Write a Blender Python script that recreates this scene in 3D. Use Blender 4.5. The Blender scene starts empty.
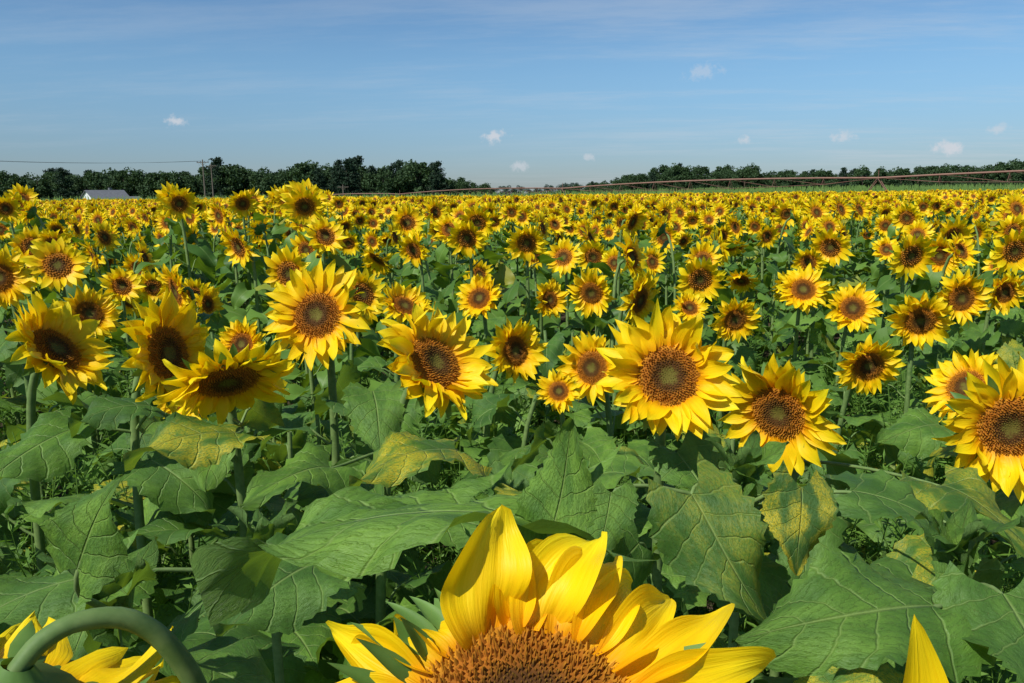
import bpy, math, random
import numpy as np
from mathutils import Vector, Matrix
random.seed(7)
scene = bpy.context.scene
scene.view_settings.view_transform = 'Standard'
scene.view_settings.look = 'None'
scene.view_settings.exposure = 0
CAMH = 2.1

def sm(a, b, x):
    t = min(1, max(0, (x - a) / (b - a)))
    return t * t * (3 - 2 * t)
def terr(x, y):
    w = 1 - sm(-10, 40, x)
    return -w * (.8 * sm(60, 130, y) + .7 * sm(120, 200, y))

# ---------------------------------------------------------------- materials
class NT:
    def __init__(s, nt):
        s.nt = nt
        nt.nodes.clear()
    def n(s, typ, **kw):
        nd = s.nt.nodes.new(typ)
        for k, v in kw.items():
            setattr(nd, k, v)
        return nd
    def put(s, inp, v):
        if isinstance(v, bpy.types.NodeSocket):
            s.nt.links.new(v, inp)
        else:
            if isinstance(v, (tuple, list)) and len(v) == 3 and inp.type == 'RGBA':
                v = (*v, 1)
            inp.default_value = v
    def math(s, op, a, b=0.0, c=None, clamp=False):
        nd = s.n('ShaderNodeMath', operation=op, use_clamp=clamp)
        s.put(nd.inputs[0], a); s.put(nd.inputs[1], b)
        if c is not None: s.put(nd.inputs[2], c)
        return nd.outputs[0]
    def mr(s, v, a, b, c=0.0, d=1.0, smooth=True):
        nd = s.n('ShaderNodeMapRange', interpolation_type='SMOOTHSTEP' if smooth else 'LINEAR')
        s.put(nd.inputs[0], v); s.put(nd.inputs[1], a); s.put(nd.inputs[2], b); s.put(nd.inputs[3], c); s.put(nd.inputs[4], d)
        return nd.outputs[0]
    def mix(s, f, a, b, bt='MIX'):
        nd = s.n('ShaderNodeMix', data_type='RGBA', blend_type=bt)
        s.put(nd.inputs[0], f); s.put(nd.inputs[6], a); s.put(nd.inputs[7], b)
        return nd.outputs[2]
    def noise(s, vec, scale, detail=3, rough=.55):
        nd = s.n('ShaderNodeTexNoise')
        s.put(nd.inputs['Vector'], vec); s.put(nd.inputs['Scale'], scale)
        s.put(nd.inputs['Detail'], detail); s.put(nd.inputs['Roughness'], rough)
        return nd.outputs[0]
    def attr(s):
        a = s.n('ShaderNodeAttribute', attribute_name='d1')
        x = s.n('ShaderNodeSeparateXYZ')
        s.nt.links.new(a.outputs['Vector'], x.inputs[0])
        return x.outputs[0], x.outputs[1], x.outputs[2]
    def comb(s, x, y, z):
        nd = s.n('ShaderNodeCombineXYZ')
        s.put(nd.inputs[0], x); s.put(nd.inputs[1], y); s.put(nd.inputs[2], z)
        return nd.outputs[0]
    def bump(s, h, strength, dist):
        nd = s.n('ShaderNodeBump')
        s.put(nd.inputs['Strength'], strength); s.put(nd.inputs['Distance'], dist); s.put(nd.inputs['Height'], h)
        return nd.outputs[0]
    def finish(s, col, rough=.6, spec=.3, trans=0, tcol=None, bump=None):
        p = s.n('ShaderNodeBsdfPrincipled')
        s.put(p.inputs['Base Color'], col); s.put(p.inputs['Roughness'], rough)
        s.put(p.inputs['Specular IOR Level'], spec)
        if bump is not None: s.put(p.inputs['Normal'], bump)
        out = s.n('ShaderNodeOutputMaterial')
        if trans:
            t = s.n('ShaderNodeBsdfTranslucent'); s.put(t.inputs['Color'], tcol if tcol is not None else col)
            m = s.n('ShaderNodeMixShader'); s.put(m.inputs[0], trans)
            s.nt.links.new(p.outputs[0], m.inputs[1]); s.nt.links.new(t.outputs[0], m.inputs[2])
            s.nt.links.new(m.outputs[0], out.inputs[0])
        else:
            s.nt.links.new(p.outputs[0], out.inputs[0])

def newmat(name):
    m = bpy.data.materials.new(name); m.use_nodes = True
    return m, NT(m.node_tree)

def mk_petal(fine=True):
    m, k = newmat('petal_yellow')
    t, s_, r = k.attr()
    base = k.mix(k.mr(t, 0.0, .35), (.90, .42, .003), (.97, .68, .003))
    base = k.mix(k.mr(t, .4, 1.0), base, (.98, .79, .012))
    hue = k.mix(r, (1.0, .90, .8), (1.0, 1.04, 1.0))
    base = k.mix(1.0, base, hue, 'MULTIPLY')
    b = None
    if fine:
        v = k.comb(k.math('MULTIPLY', t, 1.2), k.math('MULTIPLY', s_, 5.0), k.math('MULTIPLY', r, 60.0))
        st = k.noise(v, 1.5, 3)
        base = k.mix(k.mr(st, .35, .6, .20, 0), base, (.84, .42, .0))
        b = k.bump(st, .6, .002)
    k.finish(base, .5, .25, .32, k.mix(.5, base, (1.0, .72, .0)), b)
    return m

def mk_leaf():
    m, k = newmat('leaf_green')
    t, s_, r = k.attr()
    a = k.math('ABSOLUTE', s_)
    vec = k.comb(k.math('MULTIPLY', t, 2.2), k.math('MULTIPLY', s_, 1.6), k.math('MULTIPLY', r, 77.0))
    n1 = k.noise(vec, 1.2, 2)
    n2 = k.noise(vec, 9.0, 3, .65)
    n3 = k.noise(vec, 26.0, 3, .7)
    q = k.math('SUBTRACT', k.math('MULTIPLY', t, 6.0), k.math('MULTIPLY', a, 1.4))
    q = k.math('ADD', q, k.math('MULTIPLY', k.math('SUBTRACT', n1, .5), .7))
    pp = k.math('PINGPONG', q, .5)
    vein = k.math('MULTIPLY', k.mr(pp, 0.0, .07, 1, 0), .6)
    q2 = k.math('ADD', k.math('MULTIPLY', a, 7.0), k.math('MULTIPLY', t, 9.0))
    v2 = k.math('MULTIPLY', k.mr(k.math('PINGPONG', k.math('ADD', q2, k.math('MULTIPLY', n2, 2.5)), .5), 0.0, .09, 1, 0), .18)
    mid = k.mr(a, 0.0, .05, 1, 0)
    vv = k.math('MAXIMUM', k.math('MAXIMUM', vein, v2), mid)
    base = k.mix(k.mr(n1, .3, .7), (.052, .125, .020), (.110, .220, .032))
    rr = k.math('FRACT', k.math('MULTIPLY', r, 7.3))
    base = k.mix(rr, k.mix(1.0, base, (.80, .86, .95), 'MULTIPLY'), k.mix(1.0, base, (1.65, 1.5, 1.3), 'MULTIPLY'))
    base = k.mix(k.mr(n2, .35, .75, 0, .4), base, (.035, .090, .014))
    base = k.mix(k.math('MULTIPLY', vv, .55), base, (.28, .38, .11))
    old = k.mr(r, .78, .93)
    pat = k.math('MULTIPLY', k.mr(n3, .36, .58), k.mr(k.math('ADD', k.math('MULTIPLY', n1, .8), k.math('MULTIPLY', n2, .25)), .42, .62))
    base = k.mix(k.math('MULTIPLY', k.math('MULTIPLY', old, pat), .9), base, (.60, .46, .02))
    base = k.mix(k.math('MULTIPLY', k.mr(n3, .66, .73), .6), base, (.16, .10, .03))
    g = k.n('ShaderNodeNewGeometry')
    base = k.mix(k.math('MULTIPLY', g.outputs['Backfacing'], .4), base, (.18, .28, .10))
    h = k.math('SUBTRACT', k.math('ADD', k.math('MULTIPLY', n2, .5), k.math('MULTIPLY', n3, .3)), k.math('MULTIPLY', vv, .8))
    b = k.bump(h, .9, .004)
    k.finish(base, k.mr(n2, .2, .8, .42, .58), .30, .24, k.mix(.6, base, (.38, .60, .01)), b)
    return m
def mk_leaf_far():
    m, k = newmat('leaf_green_field')
    t, s_, r = k.attr()
    rr = k.math('FRACT', k.math('MULTIPLY', r, 7.3))
    base = k.mix(rr, (.045, .110, .018), (.140, .26, .040))
    base = k.mix(k.mr(k.math('ABSOLUTE', s_), 0, .08, .5, 0), base, (.24, .33, .10))
    base = k.mix(k.mr(r, .80, .97, 0, .5), base, (.45, .36, .03))
    k.finish(base, .5, .28, .24, k.mix(.6, base, (.38, .60, .01)))
    return m

def mk_disc():
    m, k = newmat('seed_disc')
    rho, h, r = k.attr()
    rr = k.math('ADD', rho, k.math('MULTIPLY', k.math('SUBTRACT', r, .5), .14))
    c = k.mix(k.mr(rr, .16, .36), (.13, .11, .018), (.075, .030, .007))
    c = k.mix(k.mr(rr, .46, .66), c, (.34, .115, .010))
    c = k.mix(k.mr(rr, .78, .97), c, (.55, .24, .014))
    tip = k.mix(k.mr(rr, .25, .62), (.16, .12, .018), (.62, .27, .018))
    c = k.mix(k.math('MULTIPLY', k.mr(h, .3, 1.0), .7), c, tip)
    c = k.mix(k.math('MULTIPLY', k.mr(r, .3, .9), .35), c, (.07, .027, .007))
    k.finish(c, .8, .15)
    return m

def mk_simple(name, c1, c2, rough=.6, trans=0, tcol=None, spec=.25, nscale=8.0):
    m, k = newmat(name)
    t, s_, r = k.attr()
    tc = k.n('ShaderNodeTexCoord')
    n = k.noise(tc.outputs['Object'], nscale, 3)
    f = k.math('ADD', k.math('MULTIPLY', r, .5), k.mr(n, .3, .7, 0, .5))
    c = k.mix(f, c1, c2)
    k.finish(c, rough, spec, trans, tcol)
    return m

M_PETAL, M_LEAF, M_DISC = mk_petal(), mk_leaf(), mk_disc()
M_PETAL_F, M_LEAF_F = mk_petal(False), mk_leaf_far()
M_STEM = mk_simple('stem_green', (.09, .16, .04), (.20, .28, .09), .6, nscale=60)
M_BRACT = mk_simple('bract_green', (.07, .16, .03), (.15, .27, .06), .55, .2, (.25, .42, .03), nscale=40)
PM = [M_PETAL, M_LEAF, M_DISC, M_STEM, M_BRACT]
PMF = [M_PETAL_F, M_LEAF_F, M_DISC, M_STEM, M_BRACT]
PET, LEA, DIS, STE, BRA = range(5)

# ---------------------------------------------------------------- mesh builder
class MB:
    def __init__(s):
        s.v = []; s.f = []; s.a = []; s.m = []; s.sm = []; s.n = 0
    def add(s, V, F, A, mat, smooth=True):
        V = np.asarray(V, float).reshape(-1, 3)
        s.v.append(V); s.a.append(np.asarray(A, float).reshape(-1, 3))
        F = (np.asarray(F) + s.n).tolist()
        s.f += F; s.m += [mat] * len(F); s.sm += [smooth] * len(F)
        s.n += len(V)
    def mesh(s, name, mats, off=(0, 0, 0)):
        me = bpy.data.meshes.new(name)
        V = np.concatenate(s.v) - np.array(off)
        me.from_pydata(V.tolist(), [], s.f)
        for m in mats: me.materials.append(m)
        me.polygons.foreach_set('material_index', s.m)
        me.polygons.foreach_set('use_smooth', s.sm)
        at = me.attributes.new('d1', 'FLOAT_VECTOR', 'POINT')
        at.data.foreach_set('vector', np.concatenate(s.a).astype(np.float32).ravel())
        me.update()
        return me
def link(name, data, parent=None, loc=(0, 0, 0)):
    o = bpy.data.objects.new(name, data)
    scene.collection.objects.link(o)
    o.location = loc
    if parent: o.parent = parent
    return o

_gc = {}
def gridF(nl, nw):
    if (nl, nw) not in _gc:
        _gc[(nl, nw)] = np.array([[i * (nw + 1) + j, (i + 1) * (nw + 1) + j, (i + 1) * (nw + 1) + j + 1, i * (nw + 1) + j + 1]
                                  for i in range(nl) for j in range(nw)])
    return _gc[(nl, nw)]
def nrm(v):
    v = np.asarray(v, float); return v / (np.linalg.norm(v) + 1e-9)

def tube(mb, pts, rad, ns, mat, r=.5, smooth=True):
    P = np.asarray(pts, float); n = len(P)
    rad = np.broadcast_to(np.asarray(rad, float), (n,))
    T = np.gradient(P, axis=0)
    d = np.abs(P[-1] - P[0]); ref = np.zeros(3); ref[int(np.argmin(d))] = 1
    th = np.linspace(0, 2 * np.pi, ns, endpoint=False)
    V = np.zeros((n, ns, 3))
    for i in range(n):
        t = nrm(T[i]); a = nrm(np.cross(t, ref)); b = np.cross(t, a)
        V[i] = P[i] + rad[i] * (np.cos(th)[:, None] * a + np.sin(th)[:, None] * b)
    F = [[i * ns + j, i * ns + (j + 1) % ns, (i + 1) * ns + (j + 1) % ns, (i + 1) * ns + j] for i in range(n - 1) for j in range(ns)]
    A = np.zeros((n * ns, 3)); A[:, 0] = np.repeat(np.linspace(0, 1, n), ns); A[:, 2] = r
    mb.add(V, F, A, mat, smooth)

def petal(mb, R, P, phi, r0, z0, L, W, a0, curl, twist, bend, nl, nw, r, mat, cup=.35, blunt=3.2, wave=0.0, base=.40):
    t = np.linspace(0, 1, nl + 1); s = np.linspace(-1, 1, nw + 1)
    ang = a0 + curl * t
    ds = L / nl
    cr = r0 + np.concatenate([[0], np.cumsum(np.cos((ang[1:] + ang[:-1]) / 2)) * ds])
    cz = z0 + np.concatenate([[0], np.cumsum(np.sin((ang[1:] + ang[:-1]) / 2)) * ds])
    w = W * (base + (1 - base) * np.sin(np.pi * t ** .9)) * np.sqrt(np.clip(1 - t ** blunt, 0, 1))
    tw = twist * t
    S = s[None, :]; w_ = w[:, None]
    lat = w_ * S
    lift = cup * w_ * S * S + .10 * w_ * np.cos(S * 7) + wave * W * S * np.sin(9 * t + r * 20)[:, None]
    y = lat * np.cos(tw)[:, None] + bend * (t ** 2)[:, None]
    nz = lat * np.sin(tw)[:, None] + lift
    X = cr[:, None] - nz * np.sin(ang)[:, None]
    Z = cz[:, None] + nz * np.cos(ang)[:, None]
    x2 = X * np.cos(phi) - y * np.sin(phi); y2 = X * np.sin(phi) + y * np.cos(phi)
    V = np.stack([x2, y2, Z], -1).reshape(-1, 3) @ R.T + P
    A = np.zeros((nl + 1, nw + 1, 3)); A[..., 0] = t[:, None]; A[..., 1] = S; A[..., 2] = r
    mb.add(V, gridF(nl, nw), A, mat)

def leaf(mb, base, X, Zup, L, W, droop, fold, nl, nw, r, rg):
    t = np.linspace(0, 1, nl + 1); s = np.linspace(-1, 1, nw + 1)
    X = nrm(X); Y = nrm(np.cross(Zup, X)); Z = np.cross(X, Y)
    ang = droop * (.5 - t); ds = L / nl
    cx = np.concatenate([[0], np.cumsum(np.cos((ang[1:] + ang[:-1]) / 2)) * ds])
    cz = np.concatenate([[0], np.cumsum(np.sin((ang[1:] + ang[:-1]) / 2)) * ds])
    tp = .05 + .95 * t
    w = W * np.sin(np.pi * tp ** .56) ** .85
    w[-1] = 0
    Wg = np.repeat(w[:, None], nw + 1, 1)
    if nl >= 14:
        th = 1 + .06 * (-1.0) ** np.arange(nl + 1) + rg.uniform(-.04, .04, nl + 1)
        Wg[:, 0] *= th; Wg[:, -1] *= th[::-1] if nl % 2 == 0 else th
    S = np.repeat(s[None, :], nl + 1, 0); Tt = t[:, None]
    a = np.abs(S)
    k = L / .25
    ph = rg.uniform(0, 6.28, 4)
    lx = cx[:, None] - .24 * L * a ** 1.6 * (1 - Tt) ** 3
    ly = Wg * S * math.cos(fold) + .018 * k * np.sin(2.6 * Tt + ph[2]) * Tt
    lz = cz[:, None] + Wg * a * math.sin(fold) - .30 * Wg * S * S
    lz = lz - .0065 * k * np.cos(2 * np.pi * (6 * Tt - 1.4 * a)) * a * (1 - Tt * .6)
    lz = lz + .026 * k * S * S * np.sin(9 * Tt + ph[0] + np.sign(S) * ph[1]) + .014 * k * S * np.sin(4.5 * Tt + ph[3])
    V = base + lx[..., None] * X + ly[..., None] * Y + lz[..., None] * Z
    A = np.zeros((nl + 1, nw + 1, 3)); A[..., 0] = Tt; A[..., 1] = S; A[..., 2] = r
    mb.add(V, gridF(nl, nw), A, LEA)

LOD = {
    'hero': dict(pl=8, pw=4, np=44, fl=520, ll=20, lw=8, ns=8, nb=22, rings=6, seg=28, st=14),
    'mid': dict(pl=4, pw=2, np=32, fl=110, ll=8, lw=4, ns=5, nb=8, rings=3, seg=14, st=8),
    'low': dict(pl=2, pw=2, np=18, fl=0, ll=4, lw=2, ns=3, nb=0, rings=3, seg=8, st=3),
}
def frame(N):
    Z = nrm(N); up = np.array([0, 0, 1.0])
    if abs(Z[2]) > .97: up = np.array([0, 1.0, 0])
    X = nrm(np.cross(up, Z)); Y = np.cross(Z, X)
    return np.stack([X, Y, Z], 1)
def head(mb, P, N, S, lod, rg, np_=None, W=.0200, a0=None, petlen=.090, curlv=(-.55, .45), fl=None, arc=None, bracts=None):
    q = LOD[lod]
    if a0 is None:
        lo_ = rg.uniform(-.05, .15); a0 = (lo_, lo_ + rg.uniform(.35, .6))
    R = frame(N)
    Rd = .070 * S * rg.uniform(.90, 1.08)
    n = np_ or q['np']
    if lod == 'low': W = W * 1.5
    clump = rg.uniform(0, 6.28); wilt = rg.uniform(0, 6.28)
    for i in range(n):
        layer = i % 2
        phi = (i + rg.uniform(-.55, .55)) / n * 2 * np.pi
        if arc is not None and not (arc[0] < phi < arc[1]): continue
        lo, hi = a0
        el = rg.uniform(lo + .6 * (hi - lo), hi) if layer else rg.uniform(lo - .15, lo + .5 * (hi - lo))
        el += .18 * math.sin(phi + wilt)
        L = petlen * S * rg.uniform(.76, 1.16) * (1 + .08 * math.sin(phi * 2 + clump))
        petal(mb, R, P, phi, Rd * .93, -.004 * S * (1 - layer), L, W * S * rg.uniform(.75, 1.2), el, rg.uniform(*curlv) - (1.1 if rg.random() < .08 else 0) + (1.4 if rg.random() < .05 else 0),
              rg.uniform(-.7, .7) if rg.random() < .8 else rg.uniform(-1.8, 1.8), rg.uniform(-.024, .024) * S, q['pl'], q['pw'], rg.random(), PET,
              rg.uniform(.1, .5), rg.uniform(2.0, 4), .2)
    def dz(rho): return S * (.014 * (1 - rho ** 2) - .012 * np.exp(-(rho / .38) ** 2))
    nr, sg = q['rings'], q['seg']
    V = [[0, 0, dz(0)]]; A = [[0, 0, .5]]
    for i in range(1, nr + 1):
        rho = i / nr
        for j in range(sg):
            th = j / sg * 2 * np.pi
            V.append([Rd * rho * np.cos(th), Rd * rho * np.sin(th), dz(rho)]); A.append([rho, .1, rg.random()])
    V = np.array(V) @ R.T + P
    F4 = [[1 + (i - 1) * sg + j, 1 + i * sg + j, 1 + i * sg + (j + 1) % sg, 1 + (i - 1) * sg + (j + 1) % sg] for i in range(1, nr) for j in range(sg)]
    base = mb.n
    mb.add(V, F4, A, DIS)
    T3 = [[base, base + 1 + j, base + 1 + (j + 1) % sg] for j in range(sg)]
    mb.f += T3; mb.m += [DIS] * sg; mb.sm += [True] * sg
    nf = fl if fl is not None else q['fl']
    if nf:
        i = np.arange(nf) + .5
        rho = np.sqrt(i / nf); th = i * 2.39996 + rg.uniform(-.02, .02, nf)
        fs = Rd * 1.75 / math.sqrt(nf) * .62
        cx, cy, cz = Rd * rho * np.cos(th), Rd * rho * np.sin(th), dz(rho)
        ringw = np.exp(-((rho - .62) / .2) ** 2)
        hgt = S * (.0018 + .0040 * np.clip((rho - .25) / .5, 0, 1) + .002 * ringw) * rg.uniform(.5, 1.3, nf) * (1 if nf < 1000 else .8)
        lean = rg.uniform(-.4, .4, (nf, 2)) * hgt[:, None]
        lean[:, 0] += np.cos(th) * hgt * .5 * rho; lean[:, 1] += np.sin(th) * hgt * .5 * rho
        V = np.zeros((nf, 5, 3))
        for c, (ax, ay) in enumerate([(1, 0), (0, 1), (-1, 0), (0, -1)]):
            V[:, c, 0] = cx + ax * fs; V[:, c, 1] = cy + ay * fs; V[:, c, 2] = cz - .001
        V[:, 4, 0] = cx + lean[:, 0]; V[:, 4, 1] = cy + lean[:, 1]; V[:, 4, 2] = cz + hgt
        A = np.zeros((nf, 5, 3)); A[..., 0] = rho[:, None]; A[:, 4, 1] = 1; A[..., 2] = rg.random(nf)[:, None]
        idx = np.arange(nf)[:, None] * 5
        F = np.concatenate([idx + np.array([[a, b, 4]]) for a, b in [(0, 1), (1, 2), (2, 3), (3, 0)]])
        mb.add(V.reshape(-1, 3) @ R.T + P, F, A, DIS, False)
    sg = max(6, q['seg'] // 2)
    prof = [(Rd * 1.0, .0), (Rd * 1.04, -.008 * S), (Rd * .8, -.024 * S), (Rd * .35, -.036 * S), (.010, -.05 * S)]
    V = [[r_ * np.cos(j / sg * 2 * np.pi), r_ * np.sin(j / sg * 2 * np.pi), z_] for r_, z_ in prof for j in range(sg)]
    F = [[i * sg + j, i * sg + (j + 1) % sg, (i + 1) * sg + (j + 1) % sg, (i + 1) * sg + j] for i in range(len(prof) - 1) for j in range(sg)]
    mb.add(np.array(V) @ R.T + P, F, np.full((len(V), 3), .4), BRA)
    nb = bracts if bracts is not None else q['nb']
    for i in range(nb):
        phi = (i + rg.uniform(-.3, .3)) / max(1, nb) * 2 * np.pi
        petal(mb, R, P, phi, Rd * .9, -.012 * S, S * rg.uniform(.045, .08), .012 * S, rg.uniform(-.5, .3), rg.uniform(-.6, .9), rg.uniform(-.4, .4), 0,
              max(3, q['pl'] // 2), 2, rg.random(), BRA, .3)
    return R, Rd

def bez(p0, p1, p2, p3, n):
    t = np.linspace(0, 1, n)[:, None]
    p0, p1, p2, p3 = map(np.asarray, (p0, p1, p2, p3))
    return (1 - t) ** 3 * p0 + 3 * (1 - t) ** 2 * t * p1 + 3 * (1 - t) * t * t * p2 + t ** 3 * p3

def stem_and_leaves(mb, path, S, lod, rg, nleaf, zlo=.3, ztop=.2, old=.20, rad=.0125, leafscale=1.12):
    q = LOD[lod]
    n = len(path)
    tube(mb, path, np.linspace(rad * 1.15, rad * .78, n) * S ** .5, q['ns'], STE, rg.random())
    H = path[:, 2].max()
    zs = np.linspace(zlo * H, H - ztop, nleaf) + rg.uniform(-.03, .03, nleaf)
    az = rg.uniform(0, 6.28)
    mono = path[: int(np.argmax(path[:, 2])) + 1]
    for i, z in enumerate(zs):
        az += 2.4 + rg.uniform(-.3, .3)
        if z > H - .05: continue
        p = np.array([np.interp(z, mono[:, 2], mono[:, k]) for k in range(3)])
        fr = i / max(1, nleaf - 1)
        L = leafscale * rg.uniform(.75, 1.18) * (.19 + .075 * math.sin(math.pi * min(1, .15 + .75 * fr)) - .05 * fr)
        d = np.array([math.cos(az), math.sin(az), 0])
        pl = L * rg.uniform(.3, .6)
        e = rg.uniform(.35, .95)
        end = p + pl * (d * math.cos(e) + np.array([0, 0, math.sin(e)]))
        if lod != 'low':
            tube(mb, bez(p, p + d * pl * .3 + [0, 0, pl * .1], end - d * pl * .2 + [0, 0, .01], end, 5), np.linspace(.0045, .003, 5), max(4, q['ns'] - 3), STE, rg.random())
        pitch = rg.uniform(-1.0, .2)
        X = d * math.cos(pitch) + np.array([0, 0, math.sin(pitch)])
        tl = rg.normal(0, .35, 3); up = np.array([0, 0, 1.0]) + tl
        r = rg.uniform(.8, 1.0) if rg.random() < old * (1.3 - fr) else rg.uniform(0, .77)
        leaf(mb, end, X, up, L, L * rg.uniform(.36, .48), rg.uniform(.2, 1.7), rg.uniform(.0, .6), q['ll'], q['lw'], r, rg)

def std_path(P, N, S, lod, rg):
    N = nrm(N); q = LOD[lod]
    nh = nrm([N[0], N[1], 0])
    b = np.array([P[0] - nh[0] * .12 + rg.uniform(-.06, .06), P[1] - nh[1] * .12 + rg.uniform(-.06, .06), 0])
    e = P - N * .045 * S
    pk = P - N * .15 * S + np.array([0, 0, .015])
    return bez(b, b + [rg.uniform(-.08, .08), rg.uniform(-.08, .08), P[2] * .8], pk, e, q['st'])

def rand_normal(rg, spread=.62):
    az = rg.normal(.08, spread); el = rg.uniform(-.40, .65)
    return np.array([math.sin(az) * math.cos(el), -math.cos(az) * math.cos(el), math.sin(el)])

# ---------------------------------------------------------------- hero sunflowers (world coordinates)
heroes = [  # x, y, z, scale, normal
    (-1.20, 2.06, 1.71, 1.05, (.80, -.08, .66)),
    (-.85, 1.93, 1.72, .97, (.90, -.24, .18)),
    (-.66, 1.80, 1.68, .97, (.25, -.45, -.62)),
    (-.514, 2.08, 1.79, .98, (-.10, -.92, .45)),
    (-.174, 1.76, 1.727, 1.02, (.66, -.52, .60)),
    (.3175, 1.58, 1.732, .98, (-.10, -.93, .33)),
    (.618, 1.79, 1.593, 1.00, (-.66, -.74, -.16)),
    (1.09, 1.68, 1.586, 1.00, (-.15, -.95, -.05)),
    (.011, 2.94, 1.52, .88, (.6, -.78, .2)),
    (.26, 2.54, 1.54, .78, (-.5, -.8, .2)),
    (.133, 2.23, 1.54, .42, (.0, -.9, .5)),
    (1.386, 3.03, 1.427, .82, None), (1.366, 2.33, 1.514, .78, (-.7, -.4, .5)), (.643, 3.97, 1.567, 1.0, None),
    (.462, 4.57, 1.533, .95, None), (.224, 4.66, 1.485, .85, None), (-.169, 4.17, 1.561, .9, None),
    (1.149, 4.05, 1.452, .85, None), (1.609, 4.37, 1.563, .97, None), (1.80, 4.16, 1.488, .9, None),
    (1.845, 3.55, 1.518, .95, None), (2.317, 4.07, 1.547, .97, None), (-1.767, 4.18, 1.613, 1.0, None),
    (-1.909, 3.565, 1.585, .95, (.75, -.55, .4)), (-1.018, 2.95, 1.554, .65, None), (-.43, 3.17, 1.662, .8, (.45, -.45, .75)),
    (.984, 4.36, 1.47, .7, None), (2.96, 5.51, 1.65, 1.05, None), (-2.06, 3.2, 1.79, .9, None),
    (2.66, 4.27, 1.55, .8, None), (-.917, 2.16, 1.54, .5, (.1, -.8, .5)),
]
custom = [  # base, tip, halfwidth, up hint, droop, fold, rand
    ((.04, .707, 1.795), (-.29, .664, 1.735), .060, (.05, -.05, 1), 1.0, .10, .27),
    ((-.06, .92, 1.72), (-.334, .885, 1.655), .066, (0, -.1, 1), .9, .1, .52),
    ((.031, .680, 1.79), (.062, .715, 1.888), .036, (-.45, -1, .2), -.4, .35, .41),
    ((-.412, .70, 1.756), (-.365, .714, 1.84), .040, (-.3, -1, .3), .5, .3, .68),
    ((.28, 1.187, 1.633), (.376, 1.10, 1.463), .080, (0, -.7, .6), .6, .1, .83),
    ((.47, 1.234, 1.625), (.454, 1.18, 1.50), .055, (.1, -.7, .6), .6, .1, .97),
    ((.573, 1.278, 1.60), (.76, 1.24, 1.515), .07, (0, -.4, 1), .7, .15, .44),
    ((.525, .92, 1.587), (.268, .865, 1.56), .085, (0, -.35, 1), .8, .1, .35),
    ((.613, .924, 1.60), (.60, .78, 1.50), .08, (.1, -.4, 1), .8, .1, .72),
    ((.16, 1.24, 1.617), (.144, 1.19, 1.52), .045, (-.2, -.8, .5), .5, .2, .22),
    ((-.334, 1.85, 1.64), (-.28, 1.71, 1.52), .072, (0, -.6, .8), .8, .15, .48),
    ((-.122, 1.63, 1.563), (-.30, 1.42, 1.55), .080, (0, -.3, 1), .9, .1, .93),
    ((-.389, 1.62, 1.531), (-.50, 1.40, 1.53), .075, (0, -.4, 1), .9, .1, .40),
    ((-.609, 1.685, 1.59), (-.77, 1.52, 1.57), .072, (0, -.4, 1), .9, .1, .90),
    ((-.887, 1.89, 1.60), (-1.02, 1.77, 1.58), .06, (0, -.4, 1), .8, .1, .55),
    ((-1.055, 1.83, 1.558), (-1.13, 1.60, 1.468), .08, (.1, -.4, 1), .8, .1, .25),
    ((1.18, 2.12, 1.46), (.98, 2.08, 1.42), .075, (0, -.4, 1), .8, .1, .38),
    ((.86, 1.52, 1.515), (.90, 1.29, 1.48), .08, (0, -.3, 1), .8, .1, .85),
    ((-.62, 1.15, 1.53), (-.80, 1.02, 1.48), .08, (0, -.3, 1), .8, .1, .33),
    ((-.28, 1.15, 1.55), (-.42, 1.02, 1.50), .075, (0, -.3, 1), .8, .1, .57),
]
stems = []
k = 0
for (x, y, z, S, N) in heroes:
    rg = np.random.default_rng(100 + k); k += 1
    mb = MB(); P = np.array([x, y, z])
    if N is None: N = rand_normal(rg, .5)
    N = nrm(N)
    head(mb, P, N, S, 'hero', rg)
    path = std_path(P, N, S, 'hero', rg)
    stem_and_leaves(mb, path, S, 'hero', rg, 13, ztop=.2 + .02 * S)
    stems.append((mb, path))
# foreground big head, seen from above its back rim
rg = np.random.default_rng(55)
mb = MB(); P = np.array([.006, .424, 1.784]); N = nrm([.06, -.50, .86])
R, Rd = head(mb, P, N, .96, 'hero', rg, np_=26, W=.020, a0=(.1, .8), petlen=.085, curlv=(-.9, .5), fl=1900, arc=(math.radians(190), math.radians(352)))
D2R = math.radians
for (phi, L, W, a, c, tw, bd, cup, bl) in [
    (107, .078, .0300, 1.00, -.60, .15, -.034, .25, 6.0), (94, .055, .022, .45, -.2, -.3, -.01, .4, 3),
    (76, .078, .0270, .95, -1.5, -.35, -.036, .35, 5.0), (62, .076, .0220, .80, -1.6, .30, -.015, .4, 4.0), (86, .060, .022, .65, -1.0, .3, -.02, .4, 4),
    (48, .066, .0190, .50, -1.1, .4, .0, .4, 3.5), (34, .085, .0180, .30, -1.0, .8, .01, .5, 3.0), (20, .105, .0175, .20, -.5, -.8, .02, .55, 2.8),
    (9, .11, .017, .25, -.7, .9, .01, .5, 2.6), (-2, .085, .0190, .1, -.2, .5, .0, .3, 3.0), (126, .050, .0150, .45, -1.7, 1.1, .02, .6, 2.6), (140, .066, .0140, .15, -.8, 1.5, .02, .6, 2.6),
    (152, .085, .0160, .12, -.6, -1.1, -.02, .6, 2.6), (164, .100, .0170, .12, -.5, 1.0, .01, .5, 2.8), (175, .105, .0180, .0, -.2, -.6, .0, .4, 3.0), (187, .08, .018, .1, -.2, .4, 0, .3, 3)]:
    petal(mb, R, P, D2R(phi), Rd * .95, 0, L, W, a, c, tw, bd, 18, 8, rg.random(), PET, cup, bl, .30, .5)
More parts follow.
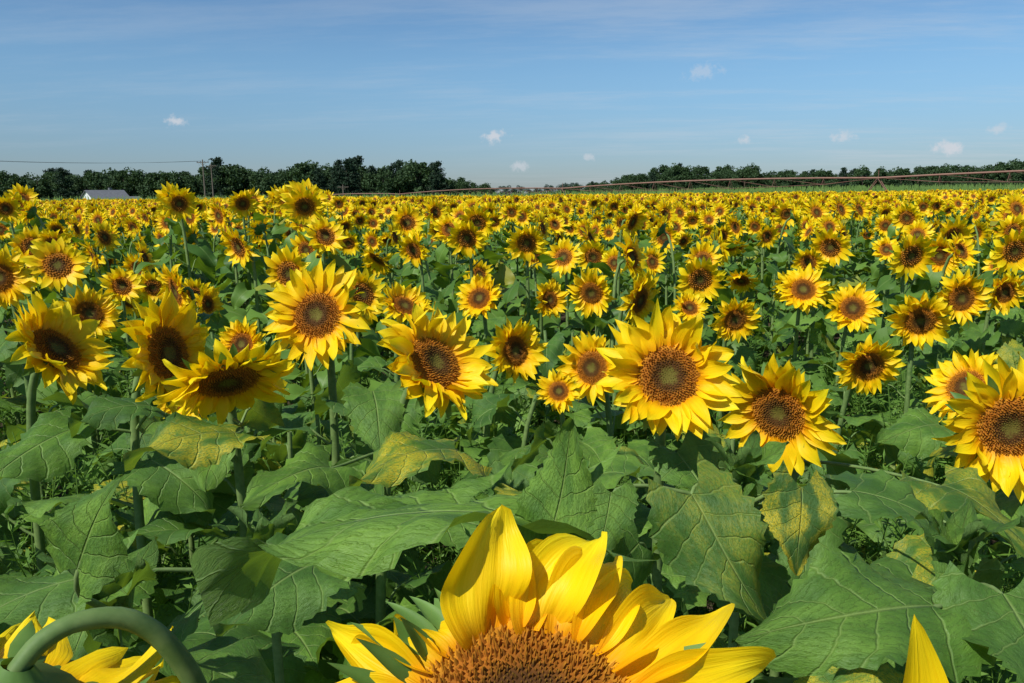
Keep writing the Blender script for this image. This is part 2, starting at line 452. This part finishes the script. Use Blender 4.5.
for (phi, L, a) in [(116, .04, .7), (122, .05, .4), (130, .055, .55), (136, .045, .8), (143, .06, .5), (150, .055, .7), (158, .06, .4), (168, .06, .3), (82, .04, .5), (50, .045, .1)]:
    petal(mb, R, P, D2R(phi), Rd * 1.02, -.006, L, .0075, a, rg.uniform(-.8, .5), .4, .005, 8, 4, rg.random(), BRA, .4, 1.8)
path = std_path(P, N, 1.0, 'hero', rg)
stem_and_leaves(mb, path, 1, 'hero', rg, 10, ztop=.35)
stems.append((mb, path)); FGI = len(stems) - 1
# foreground nodding head on the left
mb = MB(); P = np.array([-.345, .478, 1.757]); N = nrm([-.30, -.15, -.90])
head(mb, P, N, .80, 'hero', rg, a0=(-.25, .15), W=.024, bracts=26)
def catmull(p, m=4):
    p = np.asarray(p); q = np.concatenate([[2 * p[0] - p[1]], p, [2 * p[-1] - p[-2]]]); out = []
    for i in range(1, len(q) - 2):
        for t in np.linspace(0, 1, m, endpoint=False):
            out.append(.5 * ((2 * q[i]) + (-q[i - 1] + q[i + 1]) * t + (2 * q[i - 1] - 5 * q[i] + 4 * q[i + 1] - q[i + 2]) * t * t + (-q[i - 1] + 3 * q[i] - 3 * q[i + 1] + q[i + 2]) * t ** 3))
    out.append(p[-1]); return np.array(out)
e = P - N * .034
pts = np.array([[-.20, .60, 0], [-.21, .60, .6], [-.222, .59, 1.2], [-.232, .575, 1.55], [-.243, .562, 1.70], [-.258, .550, 1.762], [-.280, .535, 1.797],
                [-.305, .515, 1.808], [-.323, .498, 1.803], e])
path = catmull(pts)
stem_and_leaves(mb, path, 1, 'hero', rg, 9, ztop=.38, rad=.0085)
stems.append((mb, path))
# foreground right head, below the view with one raised petal
mb = MB(); P = np.array([.283, .45, 1.675]); N = nrm([-.1, -.35, .93])
R, Rd = head(mb, P, N, .78, 'hero', rg, np_=26, W=.018, a0=(-.2, .15))
petal(mb, R, P, D2R(97), Rd * .95, 0, .118, .021, 1.05, .25, .3, .01, 14, 6, .4, PET, .4, 2.2, .1)
path = std_path(P, N, 1.0, 'hero', rg)
stem_and_leaves(mb, path, 1, 'hero', rg, 9, ztop=.42)
stems.append((mb, path))
# budding plants that carry foreground leaves
for (x, y, z) in [(.40, 1.33, 1.60), (.64, 1.08, 1.57), (-.45, .82, 1.64), (-.42, 1.28, 1.50)]:
    mb = MB(); P = np.array([x, y, z]); N = np.array([.1, -.3, .95])
    path = bez([x, y + .03, 0], [x, y + .03, .8], [x, y, z - .2], P, 14)
    stem_and_leaves(mb, path, .6, 'hero', rg, 12, ztop=.10)
    for j in range(6):
        a = j * 2.4; d = np.array([math.cos(a), math.sin(a), 0])
        leaf(mb, P - [0, 0, .004 * j], d * .45 + [0, 0, .9 - .06 * j], -d + [0, 0, .3], .07 + .012 * j, .02 + .004 * j, .5, .5, 14, 6, rg.uniform(0, .7), rg)
    stems.append((mb, path))
# hand-positioned leaves go on the nearest stem
for ci, (b, tp, W, up, droop, fold, r) in enumerate(custom):
    b = np.array(b); tp = np.array(tp); best = None
    for (mb, path) in ([stems[FGI]] if ci < 3 else stems):
        okp = path[path[:, 2] < b[2] - .03]
        for p in okp:
            d = np.linalg.norm(p - b)
            if best is None or d < best[0]: best = (d, mb, p)
    d, mb, p = best
    L = np.linalg.norm(tp - b) * 1.04
    X = nrm(tp - b)
    tube(mb, bez(p, p + (b - p) * .3 + [0, 0, .06 * d], b - X * .2 * d - [0, 0, .06 * d], b + X * .01, 9), np.linspace(.0045, .003, 9), 6, STE, .6)
    leaf(mb, b, X, up, L, W, droop, fold, 26, 12, r, rg)
for (mb, path) in stems:
    base = path[0]
    link('sunflower', mb.mesh('sunflower', PM, base), None, tuple(base))

# ---------------------------------------------------------------- the field
field = link('sunflower_field', None)
rg = np.random.default_rng(5)
mids = []
for i in range(20):
    mb = MB(); P = np.array([0, 0, rg.uniform(1.48, 1.82)]); N = rand_normal(rg); S = rg.uniform(.80, 1.12)
    if i == 18: N = np.array([-.3, -.6, -.7]); P[2] = 1.5
    if i == 19: N = np.array([.8, .5, .2]); P[2] = 1.5
    N = nrm(N)
    head(mb, P, N, S, 'mid', rg)
    stem_and_leaves(mb, std_path(P, N, S, 'mid', rg), max(S, .85), 'mid', rg, 12, ztop=.20, leafscale=1.15)
    mids.append(mb.mesh('field_plant', PMF))
leafy = []
for i in range(6):
    mb = MB(); H = rg.uniform(1.10, 1.42)
    path = bez([0, 0, 0], [.05, 0, .5], [-.04, .03, H - .3], [rg.uniform(-.06, .06), rg.uniform(-.06, .06), H], 10)
    stem_and_leaves(mb, path, .8, 'hero', rg, 12, zlo=.35, ztop=.06, leafscale=1.12)
    leafy.append(mb.mesh('leafy_plant', PM))
def inst(me, x, y, rot, sc, parent, name):
    o = link(name, me, parent, (x, y, terr(x, y)))
    o.rotation_euler = (0, 0, rot); o.scale = (sc,) * 3
    return o
y = 4.9
while y < 21:
    hw = .70 * y + 1.0
    x = -hw + rg.uniform(0, .5)
    while x < hw:
        px, py = x + rg.normal(0, .13), y + rg.normal(0, .24)
        sc = rg.uniform(.90, 1.06)
        az = px / py; vi = rg.integers(20)
        if az < -.20 and 5.5 < py < 17 and rg.random() < .5 and not -.58 < az < -.43:
            sc = rg.uniform(1.07, 1.18); vi = rg.integers(18)
        inst(mids[vi], px, py, rg.normal(0, .28), sc, field, 'plant')
        x += rg.uniform(.30, .82)
    y += .60
for (px, py) in [(-2.7, 3.9), (-2.5, 4.4), (-3.3, 4.4), (-1.2, 4.3), (-.75, 4.0), (-.9, 4.7), (3.3, 4.3), (3.1, 3.5), (-2.9, 3.1), (2.2, 2.6), (-2.1, 2.3), (1.9, 1.6), (-1.9, 1.4), (2.9, 2.4)]:
    inst(mids[rg.integers(18)], px, py, rg.normal(0, .22), .97, field, 'plant')
y = .95
while y < 6:
    hw = .70 * y + .6
    x = -hw + rg.uniform(0, .4)
    while x < hw:
        inst(leafy[rg.integers(6)], x + rg.normal(0, .08), y + rg.normal(0, .08), rg.uniform(0, 6.28), rg.uniform(.76, 1.02), field, 'plant')
        x += rg.uniform(.46, .92)
    y += .60
patches = []
for i in range(6):
    mb = MB()
    for j in range(27):
        P = np.array([(j % 5 + .5) * .6 - 1.5 + rg.uniform(-.28, .28), (j // 5 + .5) * .55 - 1.5 + rg.uniform(-.25, .25), rg.uniform(1.48, 1.88)])
        N = rand_normal(rg, .5); S = rg.uniform(.88, 1.15)
        head(mb, P, N, S, 'low', rg)
        stem_and_leaves(mb, std_path(P, N, S, 'low', rg), S, 'low', rg, 6, zlo=.62, ztop=.20, leafscale=1.2)
    patches.append(mb.mesh('patch', PMF))
y = 21.6
while y < 84:
    hw = .70 * y + 3
    x = -hw + rg.uniform(0, 1.5)
    while x < hw:
        inst(patches[rg.integers(6)], x, y + rg.uniform(-.2, .2), rg.normal(0, .15), rg.uniform(.94, 1.06), field, 'patch')
        x += 3.0
    y += 3.0

# ---------------------------------------------------------------- weeds
M_WEED = mk_simple('weed_green', (.06, .14, .020), (.16, .29, .04), .6, .25, (.2, .4, .03), nscale=5)
weeds = link('weeds', None)
wm = []
for v in range(4):
    mb = MB()
    for s in range(16):
        H = rg.uniform(.55, 1.15); a = rg.uniform(0, 6.28); d = np.array([math.cos(a), math.sin(a), 0])
        b = d * rg.uniform(0, .12)
        pth = bez(b, b + [0, 0, H * .4], b + d * .08 + [0, 0, H * .8], b + d * rg.uniform(.1, .3) + [0, 0, H], 7)
        tube(mb, pth, np.linspace(.003, .001, 7), 3, 0, rg.random())
        n = 50
        tt = rg.uniform(.3, 1, n)
        C = np.stack([np.interp(tt, np.linspace(0, 1, 7), pth[:, c]) for c in range(3)], 1)
        aa = rg.uniform(0, 6.28, n); ln = rg.uniform(.025, .075, n) * (1.3 - tt)
        D = np.stack([np.cos(aa), np.sin(aa), rg.uniform(.0, .9, n)], 1) * ln[:, None] * 1.5
        Wd = np.cross(D, rg.normal(0, 1, (n, 3))); Wd /= np.linalg.norm(Wd, axis=1)[:, None]; Wd *= .004
        V = np.stack([C, C + D * .5 + Wd, C + D, C + D * .5 - Wd], 1)
        F = np.arange(n * 4).reshape(n, 4)
        A = np.zeros((n, 4, 3)); A[..., 2] = rg.random(n)[:, None]
        mb.add(V, F, A, 0, False)
    wm.append(mb.mesh('weed', [M_WEED]))
for i in range(150):
    y = rg.uniform(1.6, 5.5); x = rg.uniform(-1, 1) * (.68 * y + .3)
    inst(wm[rg.integers(4)], x, y, rg.uniform(0, 6.28), rg.uniform(.85, 1.3), weeds, 'weed')

# ---------------------------------------------------------------- ground
xs = [-3000, -1000, -400, -200, -140, -100, -60, -40, -20, -10, 0, 10, 20, 30, 40, 60, 100, 200, 400, 1000, 3000]
ys = [-200, -20, 0, 20, 40, 60] + list(range(66, 214, 6)) + [260, 400, 800, 1500, 4000]
V = [[x, y, terr(x, y)] for y in ys for x in xs]
mb = MB(); mb.add(V, gridF(len(ys) - 1, len(xs) - 1)[:, ::-1], np.full((len(V), 3), .5), 0)
m, kk = newmat('soil_and_grass')
tc = kk.n('ShaderNodeTexCoord'); sep = kk.n('ShaderNodeSeparateXYZ'); kk.nt.links.new(tc.outputs['Object'], sep.inputs[0])
n1 = kk.noise(tc.outputs['Object'], 3.0, 6); n2 = kk.noise(tc.outputs['Object'], .05, 4); n3 = kk.noise(tc.outputs['Object'], 25., 4)
soil = kk.mix(kk.mr(n1, .3, .7), (.035, .024, .015), (.09, .065, .04))
soil = kk.mix(kk.mr(n3, .55, .65, 0, .6), soil, (.05, .08, .02))
grass = kk.mix(kk.mr(n2, .35, .65), (.09, .14, .035), (.15, .19, .06))
kk.finish(kk.mix(kk.mr(sep.outputs[1], 84, 90), soil, grass), .9, .1, bump=kk.bump(n1, .8, .05))
link('ground', mb.mesh('ground', [m]))

# ---------------------------------------------------------------- corn field
mb = MB(); n = 6500
cx = rg.uniform(-75, 100, n); cy = 93 + 40 * rg.random(n) ** 1.6
cz = np.array([terr(a, b) for a, b in zip(cx, cy)])
per = 6
C = np.repeat(np.stack([cx, cy, cz], 1), per, 0); N_ = n * per
H = np.repeat(rg.uniform(2.1, 2.6, n), per)
z0 = H * rg.uniform(.3, .85, N_); a = rg.uniform(0, 6.28, N_); ln = rg.uniform(.4, .7, N_)
d = np.stack([np.cos(a), np.sin(a), np.zeros(N_)], 1); s = np.stack([-np.sin(a), np.cos(a), np.zeros(N_)], 1) * .06
B = C.copy(); B[:, 2] += z0
M1 = B + d * (ln * .45)[:, None]; M1[:, 2] += .45 * ln
E = B + d * ln[:, None]; E[:, 2] += .35 * ln
V = np.stack([B - s * .5, M1 - s, E, M1 + s], 1)
A = np.zeros((N_, 4, 3)); A[..., 2] = rg.random(N_)[:, None]
mb.add(V, np.arange(N_ * 4).reshape(N_, 4), A, 0, False)
B = np.stack([cx, cy, cz], 1); Hh = rg.uniform(2.3, 2.8, n)
T_ = B + np.stack([rg.normal(0, .06, n), rg.normal(0, .06, n), Hh], 1)
o = np.array([.03, 0, 0])
V = np.stack([B - o, B + o, T_ + o, T_ - o], 1)
A = np.zeros((n, 4, 3)); A[..., 2] = 1
mb.add(V, np.arange(n * 4).reshape(n, 4), A, 0, False)
M_CORN = mk_simple('corn_green', (.12, .22, .05), (.22, .33, .09), .6, .25, (.25, .4, .06), nscale=.3)
link('corn_field', mb.mesh('corn_field', [M_CORN]))

# ---------------------------------------------------------------- trees
M_BARK = mk_simple('bark', (.06, .045, .03), (.12, .09, .06), .9, nscale=3)
M_FOL = mk_simple('tree_foliage', (.020, .048, .018), (.058, .105, .034), .7, .15, (.08, .14, .02), nscale=.5)
M_PINE = mk_simple('pine_foliage', (.012, .030, .016), (.028, .060, .026), .7, nscale=.6)
M_FAR_HAZED = mk_simple('far_foliage_hazed', (.04, .07, .05), (.06, .10, .07), .8, nscale=.4)  # distance haze painted into the far row's paler leaf colour
def quads(mb, C, size, rg, mat, ra):
    n = len(C)
    a = rg.normal(0, 1, (n, 3)); a /= np.linalg.norm(a, axis=1)[:, None]
    b = np.cross(a, rg.normal(0, 1, (n, 3))); b /= np.linalg.norm(b, axis=1)[:, None]
    a *= (size * rg.uniform(.6, 1.3, n))[:, None]; b *= (size * rg.uniform(.5, 1.1, n))[:, None]
    V = np.stack([C - a, C - b * .8, C + a, C + b * .8], 1)
    A = np.zeros((n, 4, 3)); A[..., 2] = np.clip(ra + rg.uniform(-.2, .2, n), 0, 1)[:, None]
    mb.add(V, np.arange(n * 4).reshape(n, 4), A, mat, False)
def broadleaf(seed, H=10, W=8, K=26, low=.5, fol=None):
    rg = np.random.default_rng(seed); mb = MB()
    tube(mb, bez([0, 0, 0], [0, 0, H * .3], [rg.uniform(-.4, .4), 0, H * .5], [rg.uniform(-.5, .5), 0, H * .8], 7), np.linspace(.28, .06, 7), 7, 0)
    for i in range(K):
        u = nrm(rg.normal(0, 1, 3)) * rg.uniform(.35, 1) ** .5
        c = np.array([u[0] * W * .36, u[1] * W * .36, H * low + u[2] * H * (1 - low) * .78])
        if i % 3 == 0:
            tube(mb, bez([0, 0, H * .25], [0, 0, H * .45], c * [.6, .6, .9], c, 5), np.linspace(.12, .03, 5), 4, 0)
        rad = rg.uniform(.12, .22) * W
        n = 110
        dd = rg.normal(0, 1, (n, 3)); dd /= np.linalg.norm(dd, axis=1)[:, None]
        C = c + dd * (rad * rg.random(n) ** .35)[:, None] * [1, 1, .8]
        C[:, 2] = np.maximum(C[:, 2], .1)
        quads(mb, C, .28, rg, 1, rg.random() * .6 + .2 * (c[2] / H))
    return mb.mesh('broadleaf_tree', [M_BARK, fol or M_FOL])
def pine(seed, H=13):
    rg = np.random.default_rng(seed); mb = MB()
    tube(mb, [[0, 0, 0], [.1, 0, H * .5], [0, 0, H]], [.22, .14, .03], 6, 0)
    z = H * .12
    while z < H * .98:
        f = (1 - z / H)
        for b in range(rg.integers(4, 7)):
            a = rg.uniform(0, 6.28); L = (.5 + f ** .6 * H * .26) * rg.uniform(.5, 1.2)
            d = np.array([math.cos(a), math.sin(a), rg.uniform(-.05, .45)])
            tube(mb, [[0, 0, z], [0, 0, z] + d * L], [.05, .02], 3, 0)
            n = int(18 + L * 16); t = rg.uniform(.1, 1.0, n)
            C = np.array([0, 0, z]) + d * (t * L)[:, None] + rg.normal(0, .28, (n, 3)) * [1, 1, .8]
            quads(mb, C, .23, rg, 1, rg.random() * .7)
        z += rg.uniform(.4, .75)
    return mb.mesh('conifer', [M_BARK, M_PINE])
BL = [broadleaf(20 + i, 10, rg.uniform(7, 9.5)) for i in range(6)]
BF = [broadleaf(40 + i, 10, 10, 18, .5, M_FAR_HAZED) for i in range(3)]
BU = [broadleaf(50 + i, 10, 16, 20, .38) for i in range(3)]
PI = [pine(60 + i) for i in range(4)]
trees = link('tree_line', None)
def ang_h(px):
    pts = [(-200, 13.0), (-160, 12.2), (-135, 13.2), (-110, 12.8), (-95, 13.8), (-75, 13.4), (-62, 14.6), (-52, 15.2), (-45, 13.0), (-36, 15.4), (-25, 13.6), (-18, 10.0), (-6, 6.5), (0, 0), (14, 0), (17, 5), (40, 8.2), (48, 11.2), (60, 10.2), (75, 11.4), (85, 9.0), (105, 10.0), (120, 9.2), (170, 11.5), (260, 11.5)]
    return float(np.interp(px, [p[0] for p in pts], [p[1] for p in pts]))
x = -215
while x < 230:
    for row in range(3):
        tx = x + rg.uniform(-2, 2); ty = 255 + row * 9 + rg.uniform(-3, 3)
        h = ang_h(tx) * rg.uniform(.76, 1.10)
        if h < 3: continue
        tz = terr(tx, ty)
        con = rg.random() < (.5 if -66 < tx < -22 else .06)
        me = PI[rg.integers(4)] if con else BL[rg.integers(6)]
        o = link('tree', me, trees, (tx, ty, tz - .1)); s = h / (13 if con else 10) * (1.04 if con else 1)
        o.scale = (s * rg.uniform(.9, 1.15), s, s); o.rotation_euler = (0, 0, rg.uniform(0, 6.28))
    if ang_h(x) > 3:
        o = link('tree', BU[rg.integers(3)], trees, (x, 249 + rg.uniform(-2, 2), terr(x, 249) - .2)); s = rg.uniform(.36, .55)
        o.scale = (s, s, s); o.rotation_euler = (0, 0, rg.uniform(0, 6.28))
    x += 3.4
x = -120
while x < 160:
    h = rg.uniform(8, 12.5)
    o = link('tree', BF[rg.integers(3)], trees, (x, 600 + rg.uniform(-15, 15), terr(x, 600) - .5)); s = h / 10
    o.scale = (s * 1.3, s, s); o.rotation_euler = (0, 0, rg.uniform(0, 6.28))
    x += 7

# ---------------------------------------------------------------- irrigation pivot
M_RUST = mk_simple('rusty_steel', (.17, .085, .06), (.27, .15, .11), .7, nscale=2)
M_TYRE = mk_simple('tyre_rubber', (.02, .02, .02), (.04, .035, .03), .85, nscale=6)
mb = MB()
A0 = np.array([41., 60.]); D0 = np.array([-107., 140.])
ts = [-.158, .081, .32, .56, .80, 1.04, 1.28]
dirv = nrm([D0[0], D0[1], 0]); side = np.array([-dirv[1], dirv[0], 0])
def tw(t):
    p = A0 + D0 * t; return np.array([p[0], p[1], terr(p[0], p[1]) + 3.15])
for i in range(len(ts)):
    p = tw(ts[i]); g = p[2] - 3.15
    wheels = []
    for sgn in (-1, 1):
        foot = p + dirv * 1.9 * sgn; foot[2] = g + .55
        for sd in (-.5, .5):
            tube(mb, [p + side * sd * .3, foot + side * sd * .2], .04, 5, 0, rg.random())
        wheels.append(foot)
        th = np.linspace(0, 2 * np.pi, 19)
        ring = np.stack([foot[0] + dirv[0] * .45 * np.cos(th), foot[1] + dirv[1] * .45 * np.cos(th), foot[2] - .02 + .45 * np.sin(th)], 1)
        tube(mb, ring, .11, 6, 1)
        tube(mb, [foot + side * .2, foot - side * .2], .12, 8, 0)
        for q in range(6):
            tube(mb, [foot, ring[q * 3]], .02, 3, 0)
    tube(mb, [wheels[0], wheels[1]], .07, 5, 0)
    mid0, mid1 = p * .5 + wheels[0] * .5, p * .5 + wheels[1] * .5
    tube(mb, [mid0, mid1], .03, 4, 0)
    tube(mb, [p, p + [0, 0, .7]], .03, 4, 0)
for i in range(len(ts) - 1):
    a, b = tw(ts[i]), tw(ts[i + 1])
    n = 8
    f = np.linspace(0, 1, n + 1)
    top = a + (b - a) * f[:, None]; top[:, 2] += .35 * 4 * f * (1 - f)
    tube(mb, top, .085, 7, 0, rg.random())
    dep = .95 * np.sin(np.pi * np.clip(f, 0, 1)) ** .5
    for sd in (-1, 1):
        low = top + side * sd * .45 * (dep / .95)[:, None]; low[:, 2] = top[:, 2] - dep
        tube(mb, low, .018, 4, 0, .3)
        for j in range(1, n):
            tube(mb, [top[j], low[j]], .018, 4, 0)
            tube(mb, [top[j + 1] if j < n - 1 else top[j], low[j]], .013, 3, 0)
    for j in range(1, n):
        q = top[j]
        tube(mb, [q, q - [0, 0, 1.3]], .010, 3, 0)
link('irrigation_pivot', mb.mesh('irrigation_pivot', [M_RUST, M_TYRE]))

# ---------------------------------------------------------------- poles
M_POLE = mk_simple('weathered_wood', (.10, .08, .06), (.18, .15, .12), .9, nscale=2)
M_WIRE = mk_simple('wire', (.03, .03, .03), (.05, .05, .05), .6)
def pole(x, y, H, wires_to=None):
    z = terr(x, y); mb = MB()
    tube(mb, [[0, 0, -.3], [0, 0, H * .5], [0, 0, H]], [.17, .14, .10], 9, 0)
    for zz in (H - .5,):
        tube(mb, [[-1.1, 0, zz], [1.1, 0, zz]], .06, 4, 0)
        tube(mb, [[-.6, .02, zz], [0, .02, zz - .6]], .03, 4, 0); tube(mb, [[.6, .02, zz], [0, .02, zz - .6]], .03, 4, 0)
        for xx in (-1, -.35, .35, 1):
            tube(mb, [[xx, 0, zz], [xx, 0, zz + .12], [xx, 0, zz + .25]], [.04, .05, .03], 6, 1)
    if wires_to:
        for xx in (-1, -.35, 1):
            a = np.array([xx, 0, H - .25]); b = np.array(wires_to) - [x, y, z] + [xx, 0, 0]
            f = np.linspace(0, 1, 14)[:, None]
            w = a + (b - a) * f; w[:, 2] -= (1.1 * 4 * f * (1 - f))[:, 0]
            tube(mb, w, .015, 3, 1)
    link('utility_pole', mb.mesh('utility_pole', [M_POLE, M_WIRE]), None, (x, y, z))
pole(-56.5, 150, 9.9, (-100, 112, 9.5)); pole(-60.5, 165, 10.0, (-56.5, 150, 8.7)); pole(-33, 160, 5.4)
pole(-100, 112, 10.0)

# ---------------------------------------------------------------- farmhouse
M_WALL = mk_simple('white_siding', (.62, .62, .60), (.75, .75, .73), .7, nscale=1)
M_ROOF = mk_simple('grey_roof', (.11, .115, .125), (.18, .185, .20), .7, nscale=1.5)
M_WIN = mk_simple('window_glass', (.03, .035, .04), (.05, .06, .07), .15)
def box(mb, c, s, mat):
    c = np.array(c); s = np.array(s) / 2
    V = [c + s * [a, b, d] for d in (-1, 1) for a, b in ((-1, -1), (1, -1), (1, 1), (-1, 1))]
    mb.add(V, [[3, 2, 1, 0], [4, 5, 6, 7], [0, 1, 5, 4], [1, 2, 6, 5], [2, 3, 7, 6], [3, 0, 4, 7]], np.full((8, 3), .5), mat, False)
hx, hy = -103, 206
fh = link('farmhouse', None, None, (hx, hy, terr(hx, hy) + .75)); fh.rotation_euler = (0, 0, .95); fh.scale = (.84, .84, .80)
mb = MB(); box(mb, (0, 0, 1.05), (11, 7, 4.7), 0)
V = [[-5.5, -3.5, 3.4], [-5.5, 3.5, 3.4], [-5.5, 0, 5.9], [5.5, -3.5, 3.4], [5.5, 3.5, 3.4], [5.5, 0, 5.9]]
mb.add(V[:3], [[0, 1, 2]], np.full((3, 3), .5), 0, False); mb.add(V[3:], [[0, 1, 2]], np.full((3, 3), .5), 0, False)
box(mb, (8.2, .6, .7), (5.2, 5, 3.8), 0)
link('walls', mb.mesh('walls', [M_WALL]), fh)
mb = MB()
def slope(x0, x1, ye, ze, yr, zr):
    V = [[x0, ye, ze], [x1, ye, ze], [x1, yr, zr], [x0, yr, zr], [x0, ye, ze + .15], [x1, ye, ze + .15], [x1, yr, zr + .15], [x0, yr, zr + .15]]
    mb.add(V, [[3, 2, 1, 0], [4, 5, 6, 7], [0, 1, 5, 4], [1, 2, 6, 5], [2, 3, 7, 6], [3, 0, 4, 7]], np.full((8, 3), .5), 0, False)
slope(-6, 6, -4.1, 3.02, 0, 5.95); slope(-6, 6, 4.1, 3.02, 0.0, 5.952)
slope(5.6, 11.2, -2.5, 2.5, .6, 3.9); slope(5.6, 11.2, 3.7, 2.5, .6, 3.902)
box(mb, (2, .6, 6.1), (.8, .8, 1.4), 0)
link('roof', mb.mesh('roof', [M_ROOF]), fh)
mb = MB()
for wx in (-4, -1.8, 2.2, 4.2): box(mb, (wx, -3.52, 1.9), (1, .06, 1.2), 0)
box(mb, (0.2, -3.52, 1.1), (1, .06, 2.1), 0); box(mb, (8.3, -1.92, 1.1), (3, .06, 2.0), 0)
for wy in (-1.8, 1.8): box(mb, (-5.52, wy, 1.9), (.06, 1, 1.2), 0)
link('windows_and_door', mb.mesh('windows', [M_WIN]), fh)

# ---------------------------------------------------------------- sky and sun
EL = 50; to_sun = np.array([-.60, -.62])
rot = math.atan2(to_sun[0], to_sun[1])
w = bpy.data.worlds.new('World'); scene.world = w; w.use_nodes = True
k = NT(w.node_tree)
sky = k.n('ShaderNodeTexSky', sky_type='NISHITA', sun_disc=False)
sky.sun_elevation = math.radians(EL); sky.sun_rotation = rot % (2 * math.pi)
sky.altitude = 0; sky.air_density = 1.0; sky.dust_density = .3; sky.ozone_density = 2.6
tc = k.n('ShaderNodeTexCoord'); D = tc.outputs['Generated']
sp = k.n('ShaderNodeSeparateXYZ'); k.nt.links.new(D, sp.inputs[0])
base = k.mix(1.0, sky.outputs[0], (.125, .125, .125), 'MULTIPLY')
ga = k.n('ShaderNodeGamma'); k.put(ga.inputs[0], base); ga.inputs[1].default_value = 1.18
base = k.mix(1.0, ga.outputs[0], (7.0, 8.5, 9.2), 'MULTIPLY')
haze = k.mr(sp.outputs[2], 0.0, .17, 0.0, 1.0)
hz = k.mix(haze, (.60, .60, .78), (1.0, 1.0, 1.0))
base = k.mix(1.0, base, hz, 'MULTIPLY')
dz = k.math('ADD', k.math('MAXIMUM', sp.outputs[2], 0.0), .06)
cv = k.comb(k.math('ADD', k.math('MULTIPLY', k.math('DIVIDE', sp.outputs[0], dz), .55), k.math('MULTIPLY', k.math('DIVIDE', sp.outputs[1], dz), .35)), k.math('MULTIPLY', k.math('DIVIDE', sp.outputs[1], dz), 1.5), 3.1)
c1 = k.noise(cv, .8, 9, .68); c2 = k.noise(cv, .17, 2, .5)
east = k.mr(sp.outputs[0], -.35, .45, .45, 1.0)
cir = k.math('MULTIPLY', k.math('MULTIPLY', k.math('MULTIPLY', k.mr(c1, .44, .72), k.mr(c2, .38, .60)), .34), east)
col = k.mix(cir, base, (6.0, 6.5, 7.1))
nn = k.noise(D, 95.0, 5, .65)
for (x, y, z, sz, op) in [(-.019, 1.03, .071, .013, .8), (-.42, 1.034, .094, .011, .75), (.293, 1.028, .063, .010, .65), (.418, 1.029, .067, .012, .6), (.55, 1.026, .051, .015, .8), (.0126, 1.02, .034, .011, .55), (.25, 1.06, .15, .018, .35), (.10, 1.03, .045, .008, .5), (.62, 1.04, .075, .009, .5)]:
    c = nrm([x, y, z])
    sb = k.n('ShaderNodeVectorMath', operation='SUBTRACT'); k.put(sb.inputs[0], D); sb.inputs[1].default_value = tuple(c)
    ml = k.n('ShaderNodeVectorMath', operation='MULTIPLY'); k.put(ml.inputs[0], sb.outputs[0]); ml.inputs[1].default_value = (1, 1, 1.9)
    le = k.n('ShaderNodeVectorMath', operation='LENGTH'); k.put(le.inputs[0], ml.outputs[0])
    q = k.math('ADD', k.math('DIVIDE', le.outputs['Value'], sz), k.math('MULTIPLY', k.math('SUBTRACT', nn, .5), 3.6))
    col = k.mix(k.mr(q, .1, 1.3, op, 0), col, (6.6, 6.8, 7.3))
bg = k.n('ShaderNodeBackground'); k.put(bg.inputs[0], col); bg.inputs[1].default_value = .098
out = k.n('ShaderNodeOutputWorld'); k.nt.links.new(bg.outputs[0], out.inputs[0])

sun = bpy.data.lights.new('sun', 'SUN'); sun.energy = 5.0; sun.angle = math.radians(.5); sun.color = (1, .98, .91)
so = link('sun', sun)
h = nrm([to_sun[0], to_sun[1], 0]); v = Vector((h[0] * math.cos(math.radians(EL)), h[1] * math.cos(math.radians(EL)), math.sin(math.radians(EL))))
so.rotation_euler = v.to_track_quat('Z', 'Y').to_euler()

# ---------------------------------------------------------------- camera
cam = bpy.data.cameras.new('camera'); co = link('camera', cam)
cam.lens = 28; cam.sensor_width = 36; cam.clip_start = .02; cam.clip_end = 6000
co.matrix_world = Matrix.Translation((0, 0, CAMH)) @ Matrix.Rotation(math.radians(90 - 10.5), 4, 'X') @ Matrix.Rotation(math.radians(-.6), 4, 'Z')
scene.camera = co
print('objects', len(bpy.data.objects))
